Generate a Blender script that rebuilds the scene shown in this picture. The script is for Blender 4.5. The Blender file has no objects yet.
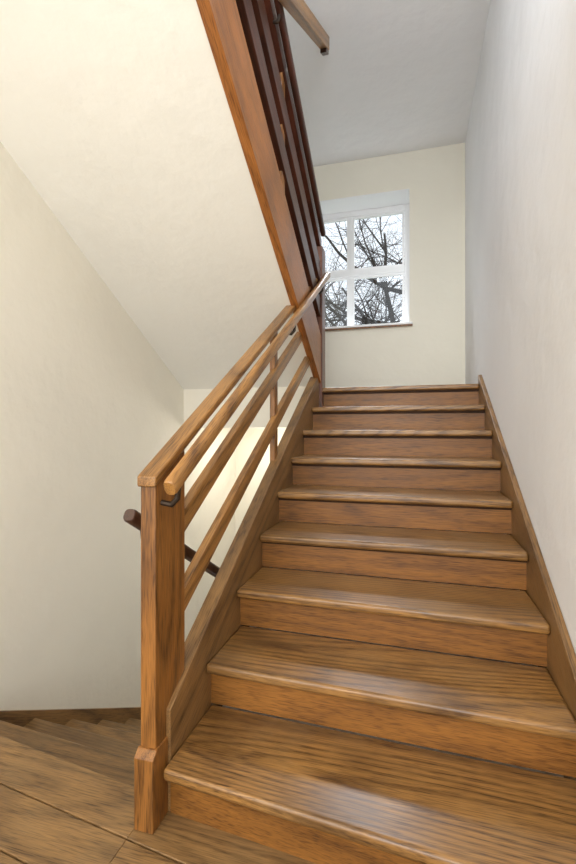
import bpy, math, random
from mathutils import Vector, Matrix
random.seed(7)
S=bpy.context.scene
S.view_settings.view_transform='Standard'
S.view_settings.look='None'
col=S.collection
R=.17; G=.293; K=R/G; SL=math.atan(K); HC=7*R
Y1=1.2; XL=-.730; XR=.460
def nos(y): return R+(y-Y1)*K            # ascending nosing line
YU=3.78
def nosu(y): return 9*R+R-(y-YU)*K       # upper flight nosing line
def sof(y): return 2.0-K*(y-2.8)         # its soffit
def srgb(r,g,b):
    f=lambda c:(c/255/12.92) if c/255<=.04045 else ((c/255+.055)/1.055)**2.4
    return (f(r),f(g),f(b),1)

# ---------------- materials
def newmat(n):
    m=bpy.data.materials.new(n); m.use_nodes=True
    nt=m.node_tree; return m,nt,nt.nodes['Principled BSDF']
def wood(name,dark,light,axis='X',rough=.42,ring=30,coat=.15,worn=None,rw=.3,crough=.32):
    m,nt,b=newmat(name); N=nt.nodes; L=nt.links
    tc=N.new('ShaderNodeTexCoord'); oi=N.new('ShaderNodeObjectInfo')
    mul=N.new('ShaderNodeMath'); mul.operation='MULTIPLY'; mul.inputs[1].default_value=37.
    L.new(oi.outputs['Random'],mul.inputs[0])
    cb=N.new('ShaderNodeCombineXYZ')
    for i in range(3): L.new(mul.outputs[0],cb.inputs[i])
    add=N.new('ShaderNodeVectorMath'); add.operation='ADD'
    L.new(tc.outputs['Object'],add.inputs[0]); L.new(cb.outputs[0],add.inputs[1])
    def mp(a,c):
        q=N.new('ShaderNodeMapping'); s=[c,c,c]; s['XYZ'.index(axis)]=a
        q.inputs['Scale'].default_value=s; L.new(add.outputs[0],q.inputs['Vector']); return q
    def noise(q,sc,det):
        n=N.new('ShaderNodeTexNoise'); n.inputs['Scale'].default_value=sc; n.inputs['Detail'].default_value=det
        L.new(q.outputs[0],n.inputs['Vector']); return n
    def madd(a,f,c):
        x=N.new('ShaderNodeMath'); x.operation='MULTIPLY_ADD'; L.new(a,x.inputs[0]); x.inputs[1].default_value=f
        if isinstance(c,float): x.inputs[2].default_value=c
        else: L.new(c,x.inputs[2])
        return x.outputs[0]
    def mrange(a,i0,i1,o0,o1):
        x=N.new('ShaderNodeMapRange'); L.new(a,x.inputs[0])
        for k,v in zip((1,2,3,4),(i0,i1,o0,o1)): x.inputs[k].default_value=v
        return x.outputs[0]
    n1=noise(mp(.42,3.4),1.,0.)          # growth-ring field
    n2=noise(mp(16,360),1.,1)            # pores
    n5=noise(mp(9,210),1.,2)             # fibre streaks
    n3=noise(mp(1.5,4),2.,4)             # broad tone
    jit=madd(n5.outputs[0],1.6,0.)
    ph=madd(n1.outputs[0],ring*2*math.pi,jit)
    sn=N.new('ShaderNodeMath'); sn.operation='SINE'; L.new(ph,sn.inputs[0])
    s01=mrange(sn.outputs[0],-1,1,0,1)
    pw=N.new('ShaderNodeMath'); pw.operation='POWER'; L.new(s01,pw.inputs[0]); pw.inputs[1].default_value=.4
    pore=mrange(n2.outputs[0],.50,.68,0,-.26)
    v=madd(pw.outputs[0],rw,.09-rw*.75); v=madd(pore,1.,v); v=madd(n5.outputs[0],.52,v); v=madd(n3.outputs[0],.40,v)
    cr=N.new('ShaderNodeValToRGB'); e=cr.color_ramp.elements
    e[0].position=.15; e[0].color=dark; e[1].position=.75; e[1].color=light
    L.new(v,cr.inputs[0])
    out=cr.outputs[0]
    hv=N.new('ShaderNodeHueSaturation')
    t=madd(oi.outputs['Random'],.18,.91); L.new(t,hv.inputs['Value']); L.new(out,hv.inputs['Color'])
    out=hv.outputs[0]
    if worn:
        n4=N.new('ShaderNodeTexNoise'); n4.inputs['Scale'].default_value=5; n4.inputs['Detail'].default_value=6; L.new(add.outputs[0],n4.inputs['Vector'])
        mx=N.new('ShaderNodeMix'); mx.data_type='RGBA'; L.new(mrange(n4.outputs[0],.45,.75,0,.4),mx.inputs[0]); L.new(out,mx.inputs[6]); mx.inputs[7].default_value=worn
        out=mx.outputs[2]
        n6=N.new('ShaderNodeTexNoise'); n6.inputs['Scale'].default_value=3.1; n6.inputs['Detail'].default_value=7; L.new(add.outputs[0],n6.inputs['Vector'])
        m2=N.new('ShaderNodeMix'); m2.data_type='RGBA'; L.new(mrange(n6.outputs[0],.50,.72,0,.6),m2.inputs[0]); L.new(out,m2.inputs[6]); m2.inputs[7].default_value=dark
        out=m2.outputs[2]
    L.new(out,b.inputs['Base Color'])
    L.new(madd(n5.outputs[0],.35,rough-.16),b.inputs['Roughness'])
    b.inputs['Coat Weight'].default_value=coat; b.inputs['Coat Roughness'].default_value=crough
    bp=N.new('ShaderNodeBump'); bp.inputs['Strength'].default_value=.5; bp.inputs['Distance'].default_value=.0015
    L.new(n5.outputs[0],bp.inputs['Height']); L.new(bp.outputs[0],b.inputs['Normal'])
    return m
def plaster(name,c,var=.05,rough=.75):
    m,nt,b=newmat(name); N=nt.nodes; L=nt.links
    tc=N.new('ShaderNodeTexCoord')
    n=N.new('ShaderNodeTexNoise'); n.inputs['Scale'].default_value=1.6; n.inputs['Detail'].default_value=7; L.new(tc.outputs['Object'],n.inputs['Vector'])
    cr=N.new('ShaderNodeValToRGB'); e=cr.color_ramp.elements
    e[0].position=.3; e[0].color=tuple(x*(1-var) for x in c[:3])+(1,); e[1].position=.7; e[1].color=c
    L.new(n.outputs[0],cr.inputs[0]); L.new(cr.outputs[0],b.inputs['Base Color']); b.inputs['Roughness'].default_value=rough
    n2=N.new('ShaderNodeTexNoise'); n2.inputs['Scale'].default_value=7; n2.inputs['Detail'].default_value=8; L.new(tc.outputs['Object'],n2.inputs['Vector'])
    bp=N.new('ShaderNodeBump'); bp.inputs['Strength'].default_value=.4; bp.inputs['Distance'].default_value=.02
    L.new(n2.outputs[0],bp.inputs['Height']); L.new(bp.outputs[0],b.inputs['Normal'])
    return m
def plain(name,c,rough=.5,metal=0):
    m,nt,b=newmat(name); b.inputs['Base Color'].default_value=c; b.inputs['Roughness'].default_value=rough; b.inputs['Metallic'].default_value=metal; return m
M_tread=wood('oak_tread',srgb(74,47,20),srgb(168,123,66),'X',.36,26,.35,worn=srgb(150,120,80),rw=.32,crough=.27)
M_riser=wood('oak_riser',srgb(84,50,16),srgb(160,106,44),'X',.45,9,.1,rw=.18)
M_cove_shade =wood('oak_cove_shade',srgb(34,21,10),srgb(76,47,22),'X',.6,6,.05,rw=.1)  # oak darkened so the shadow line under the nosings is in the colour
M_rail =wood('oak_rail',srgb(88,56,22),srgb(180,130,70),'Y',.38,12,.25)
M_post =wood('oak_post',srgb(80,48,16),srgb(160,106,48),'Z',.42,14,.15)
M_strg =wood('oak_stringer',srgb(78,54,30),srgb(152,114,68),'Y',.42,12,.15)
M_cool =wood('oak_stringer_up',srgb(98,54,20),srgb(182,116,54),'Y',.4,10,.2,rw=.2)
M_mahog_backlit=wood('reddish_oak_backlit',srgb(40,17,9),srgb(88,42,24),'Y',.38,10,.25)  # reddish wood, with the dark of rails against the light painted in
M_mahz =wood('reddish_oak_post',srgb(60,30,16),srgb(120,70,42),'Z',.38,10,.25)
M_dark =wood('dark_handrail_wood',srgb(36,22,16),srgb(76,48,34),'Y',.35,8,.3)
M_floor=wood('oak_floor',srgb(78,56,32),srgb(156,120,74),'X',.45,20,.12,worn=srgb(138,114,80),rw=.24)
M_wl=plaster('plaster_cream',(.88,.84,.73,1),.06); M_wr=plaster('plaster_cool',(.85,.855,.87,1),.06); M_wf=plaster('plaster_far',(.87,.83,.71,1))
M_cl=plaster('ceiling_paint',(.88,.885,.89,1),.03); M_so=plaster('soffit_paint',(.86,.84,.77,1),.04)
M_white=plain('window_paint',(.90,.90,.90,1),.4); M_metal=plain('bracket_iron',(.05,.035,.025,1),.4,.6)
M_bark=plain('bark',(.03,.024,.02,1),.9); M_grass=plain('grass',(.08,.12,.04,1),.9)
m,nt,b=newmat('glass'); N=nt.nodes
for n in list(N):
    if n.type!='OUTPUT_MATERIAL': N.remove(n)
o=[n for n in N if n.type=='OUTPUT_MATERIAL'][0]
tr=N.new('ShaderNodeBsdfTransparent'); gl=N.new('ShaderNodeBsdfGlossy'); gl.inputs['Roughness'].default_value=.02; mx=N.new('ShaderNodeMixShader'); mx.inputs[0].default_value=.04
nt.links.new(tr.outputs[0],mx.inputs[1]); nt.links.new(gl.outputs[0],mx.inputs[2]); nt.links.new(mx.outputs[0],o.inputs[0]); M_glass=m

# ---------------- mesh helpers
def finish(name,verts,faces,mat,parent=None,bev=0,rot=0,seg=2):
    c=sum((Vector(v) for v in verts),Vector())/len(verts)
    M=Matrix.Translation(c)@Matrix.Rotation(rot,4,'X'); Mi=M.inverted()
    me=bpy.data.meshes.new(name); me.from_pydata([Mi@Vector(v) for v in verts],[],faces)
    import bmesh
    bm=bmesh.new(); bm.from_mesh(me); bmesh.ops.recalc_face_normals(bm,faces=bm.faces); bm.to_mesh(me); bm.free()
    me.materials.append(mat); ob=bpy.data.objects.new(name,me); col.objects.link(ob); ob.matrix_world=M
    if parent: ob.parent=parent
    if bev:
        bv=ob.modifiers.new('bevel','BEVEL'); bv.width=bev; bv.segments=seg; bv.limit_method='ANGLE'
        for p in me.polygons: p.use_smooth=True
        wn=ob.modifiers.new('wn','WEIGHTED_NORMAL')
    return ob
BF=[(0,1,2,3),(4,7,6,5),(0,4,5,1),(1,5,6,2),(2,6,7,3),(3,7,4,0)]
def boxv(x0,x1,y0,y1,z0,z1): return [(x0,y0,z0),(x1,y0,z0),(x1,y1,z0),(x0,y1,z0),(x0,y0,z1),(x1,y0,z1),(x1,y1,z1),(x0,y1,z1)]
def box(name,x0,x1,y0,y1,z0,z1,mat,parent=None,bev=0): return finish(name,boxv(x0,x1,y0,y1,z0,z1),BF,mat,parent,bev)
def boxes(name,lst,mat,parent=None,bev=0):
    V=[];F=[]
    for b in lst:
        o=len(V); V+=boxv(*b); F+=[tuple(i+o for i in f) for f in BF]
    return finish(name,V,F,mat,parent,bev)
def prism(name,poly,x0,x1,mat,parent=None,bev=0,rot=0):
    n=len(poly); V=[(x0,y,z) for y,z in poly]+[(x1,y,z) for y,z in poly]
    F=[tuple(range(n)),tuple(range(2*n-1,n-1,-1))]+[(i,(i+1)%n,(i+1)%n+n,i+n) for i in range(n)]
    return finish(name,V,F,mat,parent,bev,rot)
def rake(name,fn,y0,y1,lo,hi,x0,x1,mat,parent,bev=.005,rot=SL):
    return prism(name,[(y0,fn(y0)+lo),(y1,fn(y1)+lo),(y1,fn(y1)+hi),(y0,fn(y0)+hi)],x0,x1,mat,parent,bev,rot)
def empty(name):
    e=bpy.data.objects.new(name,None); col.objects.link(e); return e
def tube(name,pts,r,mat,parent=None):
    cu=bpy.data.curves.new(name,'CURVE'); cu.dimensions='3D'; cu.bevel_depth=r; cu.bevel_resolution=3; cu.use_fill_caps=True
    sp=cu.splines.new('POLY'); sp.points.add(len(pts)-1)
    for p,q in zip(sp.points,pts): p.co=(*q,1)
    cu.materials.append(mat); ob=bpy.data.objects.new(name,cu); col.objects.link(ob)
    if parent: ob.parent=parent
    return ob

# ---------------- room shell
XW=.488; XLW=-1.96; YF=4.77
box('wall_right',XW,XW+.2,-2.2,YF,-1.9,5.4,M_wr)
box('wall_left',XLW-.2,XLW,-2.2,YF,-1.9,5.4,M_wl)
WX0,WX1,WZ0,WZ1=-1.31,-.045,2.29,3.66
boxes('wall_far',[(XLW-.2,WX0,YF,YF+.38,-1.9,5.4),(WX1,XW+.2,YF,YF+.38,-1.9,5.4),(WX0,WX1,YF,YF+.38,-1.9,WZ0-.023),(WX0,WX1,YF,YF+.38,WZ1,5.4)],M_wf)
boxes('ceiling',[(XLW,XW,2.1,YF,4.04,4.24),(XLW,XW,2.1,2.2,4.24,5.4),(XLW,XW,-2.2,2.1,5.4,5.5),(XLW,XW,-2.2,1.3,2.84,3.02)],M_cl)
boxes('landing_slab',[(XLW,-.80,3.58,YF,1.21,1.505),(XLW,-.80,3.58,3.70,1.505,1.56),(-.80,XW,3.62,YF,1.21,1.505)],M_wl)
boxes('floor_landing',[(XLW,-.80,3.705,YF,1.505,1.53),(-.80,XW,3.66,YF,1.505,1.53)],M_floor)
box('floor_lower',XLW,XW,3.3,YF,-1.7,-1.53,M_floor)
fl=empty('floor')
def edge(x): return 1.31+(-.89-x)*.12
w=.165; off=0; i=0
while off<2.6:
    a,b2=off+.0025,off+w-.0025
    xs=(XLW,-.805,XW) if off<.3 else (XLW,XW)
    for k in range(len(xs)-1):
        V=[]
        for z in (-.035,0):
            for x,o in ((xs[k],b2),(xs[k+1],b2),(xs[k+1],a),(xs[k],a)): V.append((x,edge(x)-o,z))
        finish(f'board_{i}_{k}',V,BF,M_floor,fl,.003)
    off+=w; i+=1
box('subfloor',XLW,XW,-1.6,1.22,-.2,-.04,M_cove_shade,fl)

# ---------------- ascending flight
st=empty('staircase')
roff={1:-.10,2:-.045,3:-.03,4:-.015}
for n in range(1,10):
    y=Y1+(n-1)*G; yr=y+roff.get(n,0); yb=(y+G+.05); ybr=yb+roff.get(n+1,0)
    if n==9: yb=ybr=3.655
    z=n*R
    th=.038
    V=[(XL,y,z-th),(XR,yr,z-th),(XR,ybr,z-th),(XL,yb,z-th),(XL,y,z),(XR,yr,z),(XR,ybr,z),(XL,yb,z)]
    finish(f'tread_{n}',V,BF,M_tread,st,.013,seg=4)
    d=.05
    zb=z-R
    V=[(XL,y+d,zb),(XR,yr+d,zb),(XR,yr+d+.02,zb),(XL,y+d+.02,zb),(XL,y+d,z-th),(XR,yr+d,z-th),(XR,yr+d+.02,z-th),(XL,y+d+.02,z-th)]
    finish(f'riser_{n}',V,BF,M_riser,st)
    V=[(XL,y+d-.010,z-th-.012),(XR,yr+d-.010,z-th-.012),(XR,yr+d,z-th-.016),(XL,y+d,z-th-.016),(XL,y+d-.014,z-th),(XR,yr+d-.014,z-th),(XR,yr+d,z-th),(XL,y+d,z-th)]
    finish(f'cove_{n}',V,BF,M_cove_shade,st)
TH=.12
prism('stringer_left',[(1.25,0),(1.5,0),(3.60,nos(3.60)-.26),(3.60,nos(3.60)+TH-.04),(3.54,nos(3.54)+TH),(1.25,nos(1.25)+TH)],-.79,XL,M_strg,st,.004,SL)
prism('stringer_right',[(.9,0),(1.5,0),(3.62,nos(3.6)-.26),(3.62,nos(3.5)+.10),(.9,nos(.9)+.11)],XR,XW-.001,M_strg,st,.004,SL)
prism('soffit',[(1.6,.0),(3.62,nos(3.62)-.30),(3.62,nos(3.62)-.25),(1.55,.04)],-.79,XW,M_so,st)

# ---------------- lower railing
ra=empty('stair_railing')
PX0,PX1=-.797,-.745
prism('newel_post',[(1.19,.2),(1.37,.2),(1.37,nos(1.37)+.86),(1.19,nos(1.19)+.86)],PX0,PX1,M_post,ra,.004)
prism('newel_base',[(1.165,0),(1.25,0),(1.25,.235),(1.185,.235),(1.165,.215)],-.803,-.738,M_post,ra,.003)
rake('newel_cap_rail',nos,1.178,3.53,.86,.895,-.803,-.738,M_rail,ra,.007)
rake('rail_upper',nos,1.37,3.52,.565,.645,-.785,-.752,M_rail,ra,.004)
rake('rail_lower',nos,1.37,3.52,.295,.375,-.785,-.752,M_rail,ra,.004)
prism('baluster',[(2.45,nos(2.45)+.1),(2.51,nos(2.51)+.1),(2.51,nos(2.51)+.86),(2.45,nos(2.45)+.86)],-.795,-.765,M_post,ra,.003)
def oval(name,x,y0,y1,fn,off,mat,par,rx=.020,rz=.026,rot=SL):
    n=20; V=[];F=[]
    for j,yy in enumerate((y0,y0+.008,y1-.008,y1)):
        s=.85 if j in(0,3) else 1
        for k in range(n):
            a=2*math.pi*k/n
            ca=math.copysign(abs(math.cos(a))**.7,math.cos(a)); sa=math.copysign(abs(math.sin(a))**.7,math.sin(a))
            V.append((x+rx*s*ca,yy-math.sin(rot)*rz*s*sa,fn(yy)+off+math.cos(rot)*rz*s*sa))
    for j in range(3):
        for k in range(n): F.append((j*n+k,j*n+(k+1)%n,(j+1)*n+(k+1)%n,(j+1)*n+k))
    F.append(tuple(range(n))); F.append(tuple(range(3*n,4*n)))
    o=finish(name,V,F,mat,par,0,rot)
    for p in o.data.polygons: p.use_smooth=len(p.vertices)==4
    return o
oval('grip_rail',-.69,1.175,3.71,nos,.862,M_rail,ra)
def bracket(name,x,xw,y,z,par):
    tube(name,[(xw,y,z-.075),(xw+(x-xw)*.6,y,z-.08),(x+(0.004 if x<xw else -.004),y,z-.06),(x,y,z-.02)],.009,M_metal,par)
for k,y in enumerate((1.22,2.6,3.45)):
    bracket(f'bracket_{k}',-.685,-.742,y,nos(y)+.862,ra)
box('landing_newel',-.80,-.705,3.53,3.66,1.16,2.66,M_mahz,ra,.005)

# ---------------- upper flight
up=empty('staircase')
prism('soffit',[(3.70,sof(3.58)-.045),(3.58,sof(3.58)),(1.29,sof(1.29)),(1.29,2.88+.12),(1.5,nosu(1.5)-.19),(3.78,1.50)],XLW,-.765,M_so,up)
for n in range(1,10):
    y=YU-(n-1)*G; z=9*R+n*R
    box(f'tread_{n}',XLW,-.765,y-G-.03 if n<9 else 1.25,y+.03,z-.034,z,M_tread,up,.006)
    box(f'riser_{n}',XLW,-.765,y-.03,y-.01,z-R,z-.034,M_riser,up)
prism('stringer_inner',[(3.60,sof(3.60)-.012),(3.60,nosu(3.60)+.10),(1.3,nosu(1.3)+.10),(1.3,sof(1.3)-.012)],-.765,-.715,M_cool,up,.004,-SL)
rb=empty('stair_railing')
for k,(a,c) in enumerate(((.25,.40),(.52,.67),(.82,.91))):
    rake(f'rail_{k}',nosu,1.3,3.58,a,c,-.765,-.72,M_mahog_backlit,rb,.004,-SL)
for k,y in enumerate((2.5,1.5)):
    prism(f'baluster_{k}',[(y,nosu(y)+.09),(y+.06,nosu(y+.06)+.09),(y+.06,nosu(y+.06)+.86),(y,nosu(y)+.86)],-.775,-.735,M_post,rb,.003)
oval('grip_rail',-.69,1.2,3.5,nosu,.87,M_mahog_backlit,rb,rot=-SL)
for k,y in enumerate((2.3,1.4)): bracket(f'bracket_{k}',-.69,-.725,y,nosu(y)+.89,rb)
ar=empty('attic_handrail')
fa=lambda y:4.04+(y-3.22)*K
prism('rail',[(1.31,fa(1.31)-.10),(3.22,fa(3.22)-.10),(3.22,4.04),(1.31,fa(1.31))],-.645,-.59,M_rail,ar,.005,SL)
prism('end_block',[(3.13,fa(3.13)-.13),(3.22,fa(3.22)-.13),(3.22,fa(3.22)-.10),(3.13,fa(3.13)-.10)],-.64,-.595,M_dark,ar,.003,SL)

# ---------------- descending flight
dn=empty('staircase')
for n in range(1,9):
    z=-n*R; f=.12*max(0,1-n/5)
    x0,x1=XLW,-.85
    ya=[1.31+(-.89-x)*f+(n-1)*G-.03 for x in (x0,x1)]; yb=[1.31+(-.89-x)*(.12*max(0,1-(n+1)/5))+n*G+.0 for x in (x0,x1)]
    V=[(x0,ya[0],z-.035),(x1,ya[1],z-.035),(x1,yb[1],z-.035),(x0,yb[0],z-.035),(x0,ya[0],z),(x1,ya[1],z),(x1,yb[1],z),(x0,yb[0],z)]
    finish(f'tread_{n}',V,BF,M_floor,dn,.010,seg=3)
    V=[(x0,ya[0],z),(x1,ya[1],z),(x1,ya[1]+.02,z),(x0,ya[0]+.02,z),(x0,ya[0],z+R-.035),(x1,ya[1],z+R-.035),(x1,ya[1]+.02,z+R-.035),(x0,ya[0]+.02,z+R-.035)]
    finish(f'riser_{n}',V,BF,M_cove_shade,dn)
dnf=lambda y:-(y-1.31)*K
prism('stringer_inner',[(1.33,-.3),(3.6,dnf(3.6)-.35),(3.6,dnf(3.6)+.05),(1.33,.0)],-.85,-.80,M_strg,dn,.003,-SL)
prism('stringer_wall',[(1.40,-.30),(3.62,dnf(3.74)-.33),(3.62,dnf(3.5)+.0),(1.40,dnf(1.28)-.005)],XLW,XLW+.02,M_strg,dn,.002,-SL)
oval('grip_rail',-.862,1.225,3.6,lambda y:dnf(y)+.06,.815,M_dark,dn,.021,.022,rot=-SL)
for k,y in enumerate((1.3,2.6)): bracket(f'bracket_{k}',-.862,-.80,y,dnf(y)+.875,dn)
box('baseboard_left',XLW,XLW+.018,-2.2,1.42,0,.05,M_strg,None,.003)

# ---------------- window
wi=empty('window_1'); yf0,yf1=5.07,5.13
zt=2.95; xc=-.69
e=.003
boxes('reveal_lining',[(WX0,WX0+.006,YF-.001,yf1,WZ0+e,WZ1),(WX1-.006,WX1,YF-.001,yf1,WZ0+e,WZ1),(WX0+.007,WX1-.007,YF-.001,yf1,WZ1-.006,WZ1)],M_white,wi)
a0,a1=WX0+.008,WX1-.008; c0,c1=WZ0+e,WZ1-.008
fr=[(a0,a0+.055,yf0,yf1,c0,c1),(a1-.048,a1,yf0,yf1,c0,c1),(a0+.056,a1-.049,yf0,yf1,c1-.06,c1),(a0+.056,a1-.049,yf0,yf1,c0,c0+.045),
    (a0+.056,a1-.049,yf0-.01,yf1-.004,zt-.034,zt+.034),(xc-.018,xc+.018,yf0+.004,yf1-.008,c0+.046,zt-.035),(xc-.018,xc+.018,yf0+.004,yf1-.008,zt+.035,c1-.061)]
boxes('frame',fr,M_white,wi,.002)
sash=[]; t=.022
for a,b2 in ((a0+.057,xc-.019),(xc+.019,a1-.050)):
    for c,d in ((c0+.047,zt-.036),(zt+.036,c1-.062)):
        sash+=[(a,a+t,yf0+.01,yf1-.015,c,d),(b2-t,b2,yf0+.01,yf1-.015,c,d),(a+t,b2-t,yf0+.01,yf1-.015,c,c+t),(a+t,b2-t,yf0+.01,yf1-.015,d-t,d)]
boxes('sashes',sash,M_white,wi)
box('glass_pane',a0+.06,a1-.052,yf0+.03,yf0+.034,c0+.05,c1-.065,M_glass,wi)
box('sill_board',WX0,WX1+.03,YF-.035,yf0,WZ0-.022,WZ0,M_white,wi,.004)
box('sill_edge',WX0-.03,WX1+.03,YF-.030,YF,WZ0-.036,WZ0-.023,M_post,wi)

# ---------------- tree outside
cu=bpy.data.curves.new('tree','CURVE'); cu.dimensions='3D'; cu.bevel_depth=1; cu.bevel_resolution=1; cu.materials.append(M_bark)
def branch(p,d,L,r,lev):
    n=7; pts=[p.copy()]; q=p.copy(); dd=d.normalized()
    for i in range(n):
        dd=(dd+Vector((random.uniform(-1,1),random.uniform(-1,1),random.uniform(-1,1)))*.24+Vector((0,0,.02))).normalized()
        q=q+dd*L/n; pts.append(q.copy())
    sp=cu.splines.new('POLY'); sp.points.add(n)
    for i,(a,t) in enumerate(zip(sp.points,pts)): a.co=(*t,1); a.radius=r*(1-.72*i/n)
    if lev==0: return
    for k in range((7,7,6,5)[min(lev-1,3)]):
        t=random.uniform(.2,1); i=min(int(t*n),n-1)
        ax=Vector((random.uniform(-1,1),random.uniform(-.6,.6),random.uniform(-1,1)))
        nd=(dd*.6+ax).normalized()
        branch(pts[i],nd,L*random.uniform(.5,.72),r*(1-.6*t)*.55,lev-1)
base=Vector((-.2,10.2,-2.5))
sp=cu.splines.new('POLY'); sp.points.add(4)
for i in range(5): sp.points[i].co=(base.x+.06*i*(-1)**i,base.y,base.z+i*1.3,1); sp.points[i].radius=.17-.02*i
top=Vector((-.2,10.2,2.6))
for d in ((-1,-.1,.7),(-.7,.2,1.1),(-.2,0,1.2),(.5,0,1),(-1,0,.25),(-.9,-.2,1.),(.7,.1,.6)):
    branch(top+Vector((0,0,random.uniform(-.6,.2))),Vector(d),2.9,.075,3)
for zz in (3.2,4.2,5.0):
    branch(Vector((-.2,10.2,zz-.8)),Vector((-1,0,.4)),3.0,.05,3)
to=bpy.data.objects.new('tree',cu); col.objects.link(to)
box('ground',-15,15,5.3,30,-2.7,-2.5,M_grass)

# ---------------- light
w=bpy.data.worlds.new('World'); S.world=w; w.use_nodes=True
bg=w.node_tree.nodes['Background']; bg.inputs[0].default_value=(.86,.93,1,1); bg.inputs[1].default_value=1.4
def area(name,loc,tgt,size,energy,c):
    l=bpy.data.lights.new(name,'AREA'); l.shape='RECTANGLE'; l.size=size[0]; l.size_y=size[1]; l.energy=energy; l.color=c
    o=bpy.data.objects.new(name,l); col.objects.link(o); o.location=loc
    o.rotation_euler=(Vector(tgt)-Vector(loc)).to_track_quat('-Z','Y').to_euler(); return o
area('daylight_far_window',(-.9,6.6,5.4),(-.3,3,1.2),(2.0,1.6),460,(.88,.94,1))
area('hall_fill',(-.5,-2.0,1.9),(-.9,3,1.0),(2.0,1.8),70,(1,.98,.95))  # unseen fill behind the camera, added to brighten the left wall
area('daylight_upper',(-.1,.4,4.9),(.2,3,2.3),(1.4,1.2),50,(.84,.92,1))
def lamp(name,loc,e,c,r=.15):
    l=bpy.data.lights.new(name,'POINT'); l.energy=e; l.color=c; l.shadow_soft_size=r
    o=bpy.data.objects.new(name,l); col.objects.link(o); o.location=loc
lamp('warm_fill',(-1.15,-.2,1.6),25,(1,.87,.66),.2)  # added warm fill at mid height, no fixture, lifts the left side
lamp('lower_landing_fill',(-1.3,4.2,.95),14,(1,.94,.84),.15)  # added fill below the landing, lightens the lower left wall
lamp('upper_hall_fill',(.05,.9,3.25),54,(.93,.965,1),.35)  # unseen point fill, added to brighten the ceiling and upper walls

# ---------------- camera
cam=bpy.data.cameras.new('camera'); co=bpy.data.objects.new('camera',cam); col.objects.link(co)
co.location=(0,0,HC); co.rotation_euler=(math.radians(90),0,math.radians(15.65))
cam.sensor_fit='HORIZONTAL'; cam.sensor_width=36; cam.lens=36*450/576; cam.shift_y=-2/576; cam.clip_start=.01
S.camera=co
